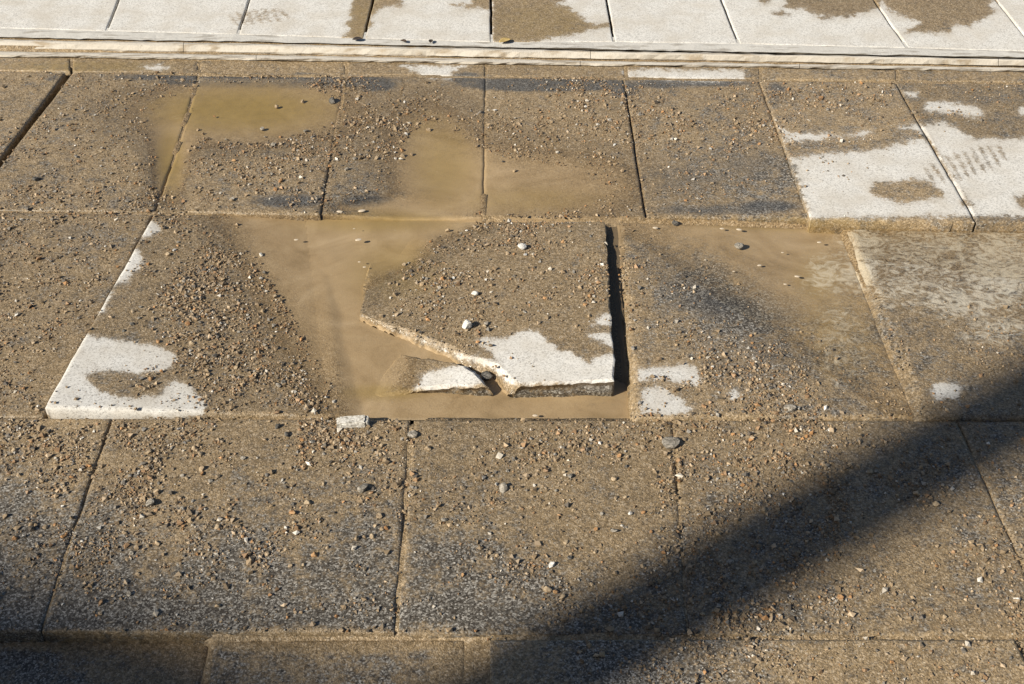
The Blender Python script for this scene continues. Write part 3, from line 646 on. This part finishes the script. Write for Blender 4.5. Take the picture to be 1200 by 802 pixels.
# dead leaves caught along the kerb
def leaf(px, py, length, rot, colour, label):
    w = p2w(px, py, .02); n = 7; V = []
    for i in range(n + 1):
        u = i / n; wd = .32 * math.sin(math.pi * min(1, u * .96 + .04)) ** .8
        for s in (-1, -.5, 0, .5, 1): V.append((w[0] + length * ((u - .5) * math.cos(rot) - s * wd * math.sin(rot)), w[1] + length * ((u - .5) * math.sin(rot) + s * wd * math.cos(rot)), .0225 + length * (.28 * abs(s) * wd * 2 + .25 * (u - .4) ** 2)))
    f = [(i * 5 + k, i * 5 + k + 1, i * 5 + k + 6, i * 5 + k + 5) for i in range(n) for k in range(4)]
    t = NT('dead_leaf'); m = t.done(t.bsdf(t.mix(t.noise(200, 3), colour, tuple(c * .5 for c in colour)), .7))
    o = mesh_obj('dead_leaf', V, f, m, None, True); o.modifiers.new('thickness', 'SOLIDIFY').thickness = .0006
    tag(o, label, 'leaf')
leaf(592, 50, .034, .5, (.5, .36, .14), 'curled yellow dead leaf caught on the kerb at a joint')
leaf(473, 50, .02, -.6, (.07, .045, .03), 'dark brown dead leaf scrap on the kerb below the white slab')
leaf(505, 50, .018, 1.5, (.05, .035, .025), 'blackish leaf scrap on the kerb beside the brown one')
leaf(419, 48, .026, .1, (.04, .03, .025), 'black rotten leaf in the corner of the damp joint')

# ------------------------------------------------------------------ what casts the two shadows: a post and a building behind the camera
def lathe(name, prof, mat, parent, loc=(0, 0, 0), n=24):
    V = [(r * math.cos(6.28318 * k / n), r * math.sin(6.28318 * k / n), z) for r, z in prof for k in range(n)]
    f = [(i * n + k, i * n + (k + 1) % n, (i + 1) * n + (k + 1) % n, (i + 1) * n + k) for i in range(len(prof) - 1) for k in range(n)]
    f += [tuple(reversed(range(n))), tuple((len(prof) - 1) * n + k for k in range(n))]
    me = bpy.data.meshes.new(name); me.from_pydata(V, [], f); me.materials.append(mat); o = bpy.data.objects.new(name, me); COL.objects.link(o); o.parent = parent; o.location = loc; return o
t = NT('painted_steel'); steel = t.done(t.bsdf(t.mix(t.noise(12, 3), (.09, .1, .1), (.14, .15, .15)), .5))
h2 = Vector((S.x, S.y)).normalized(); P = p2w(918, 637)
post = empty('lamp_post', (P[0] + h2.x * 8.6, P[1] + h2.y * 8.6, -.09))
tag(post, 'grey steel lamp post standing behind the viewer, throwing the diagonal shadow', 'lamp post')
lathe('base', [(.14, 0), (.14, .5), (.1, .6)], steel, post); lathe('pole', [(.09, .55), (.086, 8.6), (.06, 8.7)], steel, post); lathe('lamp_head', [(.06, 8.65), (.3, 8.8), (.3, 8.9), (.05, 9.05)], steel, post)
def box(name, lo, hi, mat, parent):
    V = [(x, y, z) for x in (lo[0], hi[0]) for y in (lo[1], hi[1]) for z in (lo[2], hi[2])]
    me = bpy.data.meshes.new(name); me.from_pydata(V, [], [(0, 1, 3, 2), (4, 6, 7, 5), (0, 4, 5, 1), (2, 3, 7, 6), (0, 2, 6, 4), (1, 5, 7, 3)]); me.materials.append(mat)
    o = bpy.data.objects.new(name, me); COL.objects.link(o); o.parent = parent; return o
A = p2w(0, 645); B = p2w(520, 822); mid = (A + B) / 2; L = 16
ed = Vector((B[0] - A[0], B[1] - A[1])).normalized()
bld = empty('building', (mid[0] + S.x * L, mid[1] + S.y * L, -.09)); bld.rotation_euler.z = math.atan2(ed.y, ed.x)
top = S.z * L + .09
t = NT('plaster'); plaster = t.done(t.bsdf(t.mix(t.noise(2, 4), (.4, .36, .3), (.5, .46, .4)), .9)); t = NT('window_glass'); glass = t.done(t.bsdf((.03, .035, .04), .1))
tag(bld, 'plain plastered building behind the viewer, shading the near corner of the paving', 'building')
box('wall', (-16, -9, 0), (16, -.3, top - .5), plaster, bld); box('roof', (-16.2, -9.2, top - .5), (16.2, 0, top), plaster, bld)
for i in range(8):
    for j in range(2): box('window', (-14.5 + i * 4, -.32, 1.2 + j * 3.8), (-13 + i * 4, -.26, 3.2 + j * 3.8), glass, bld)
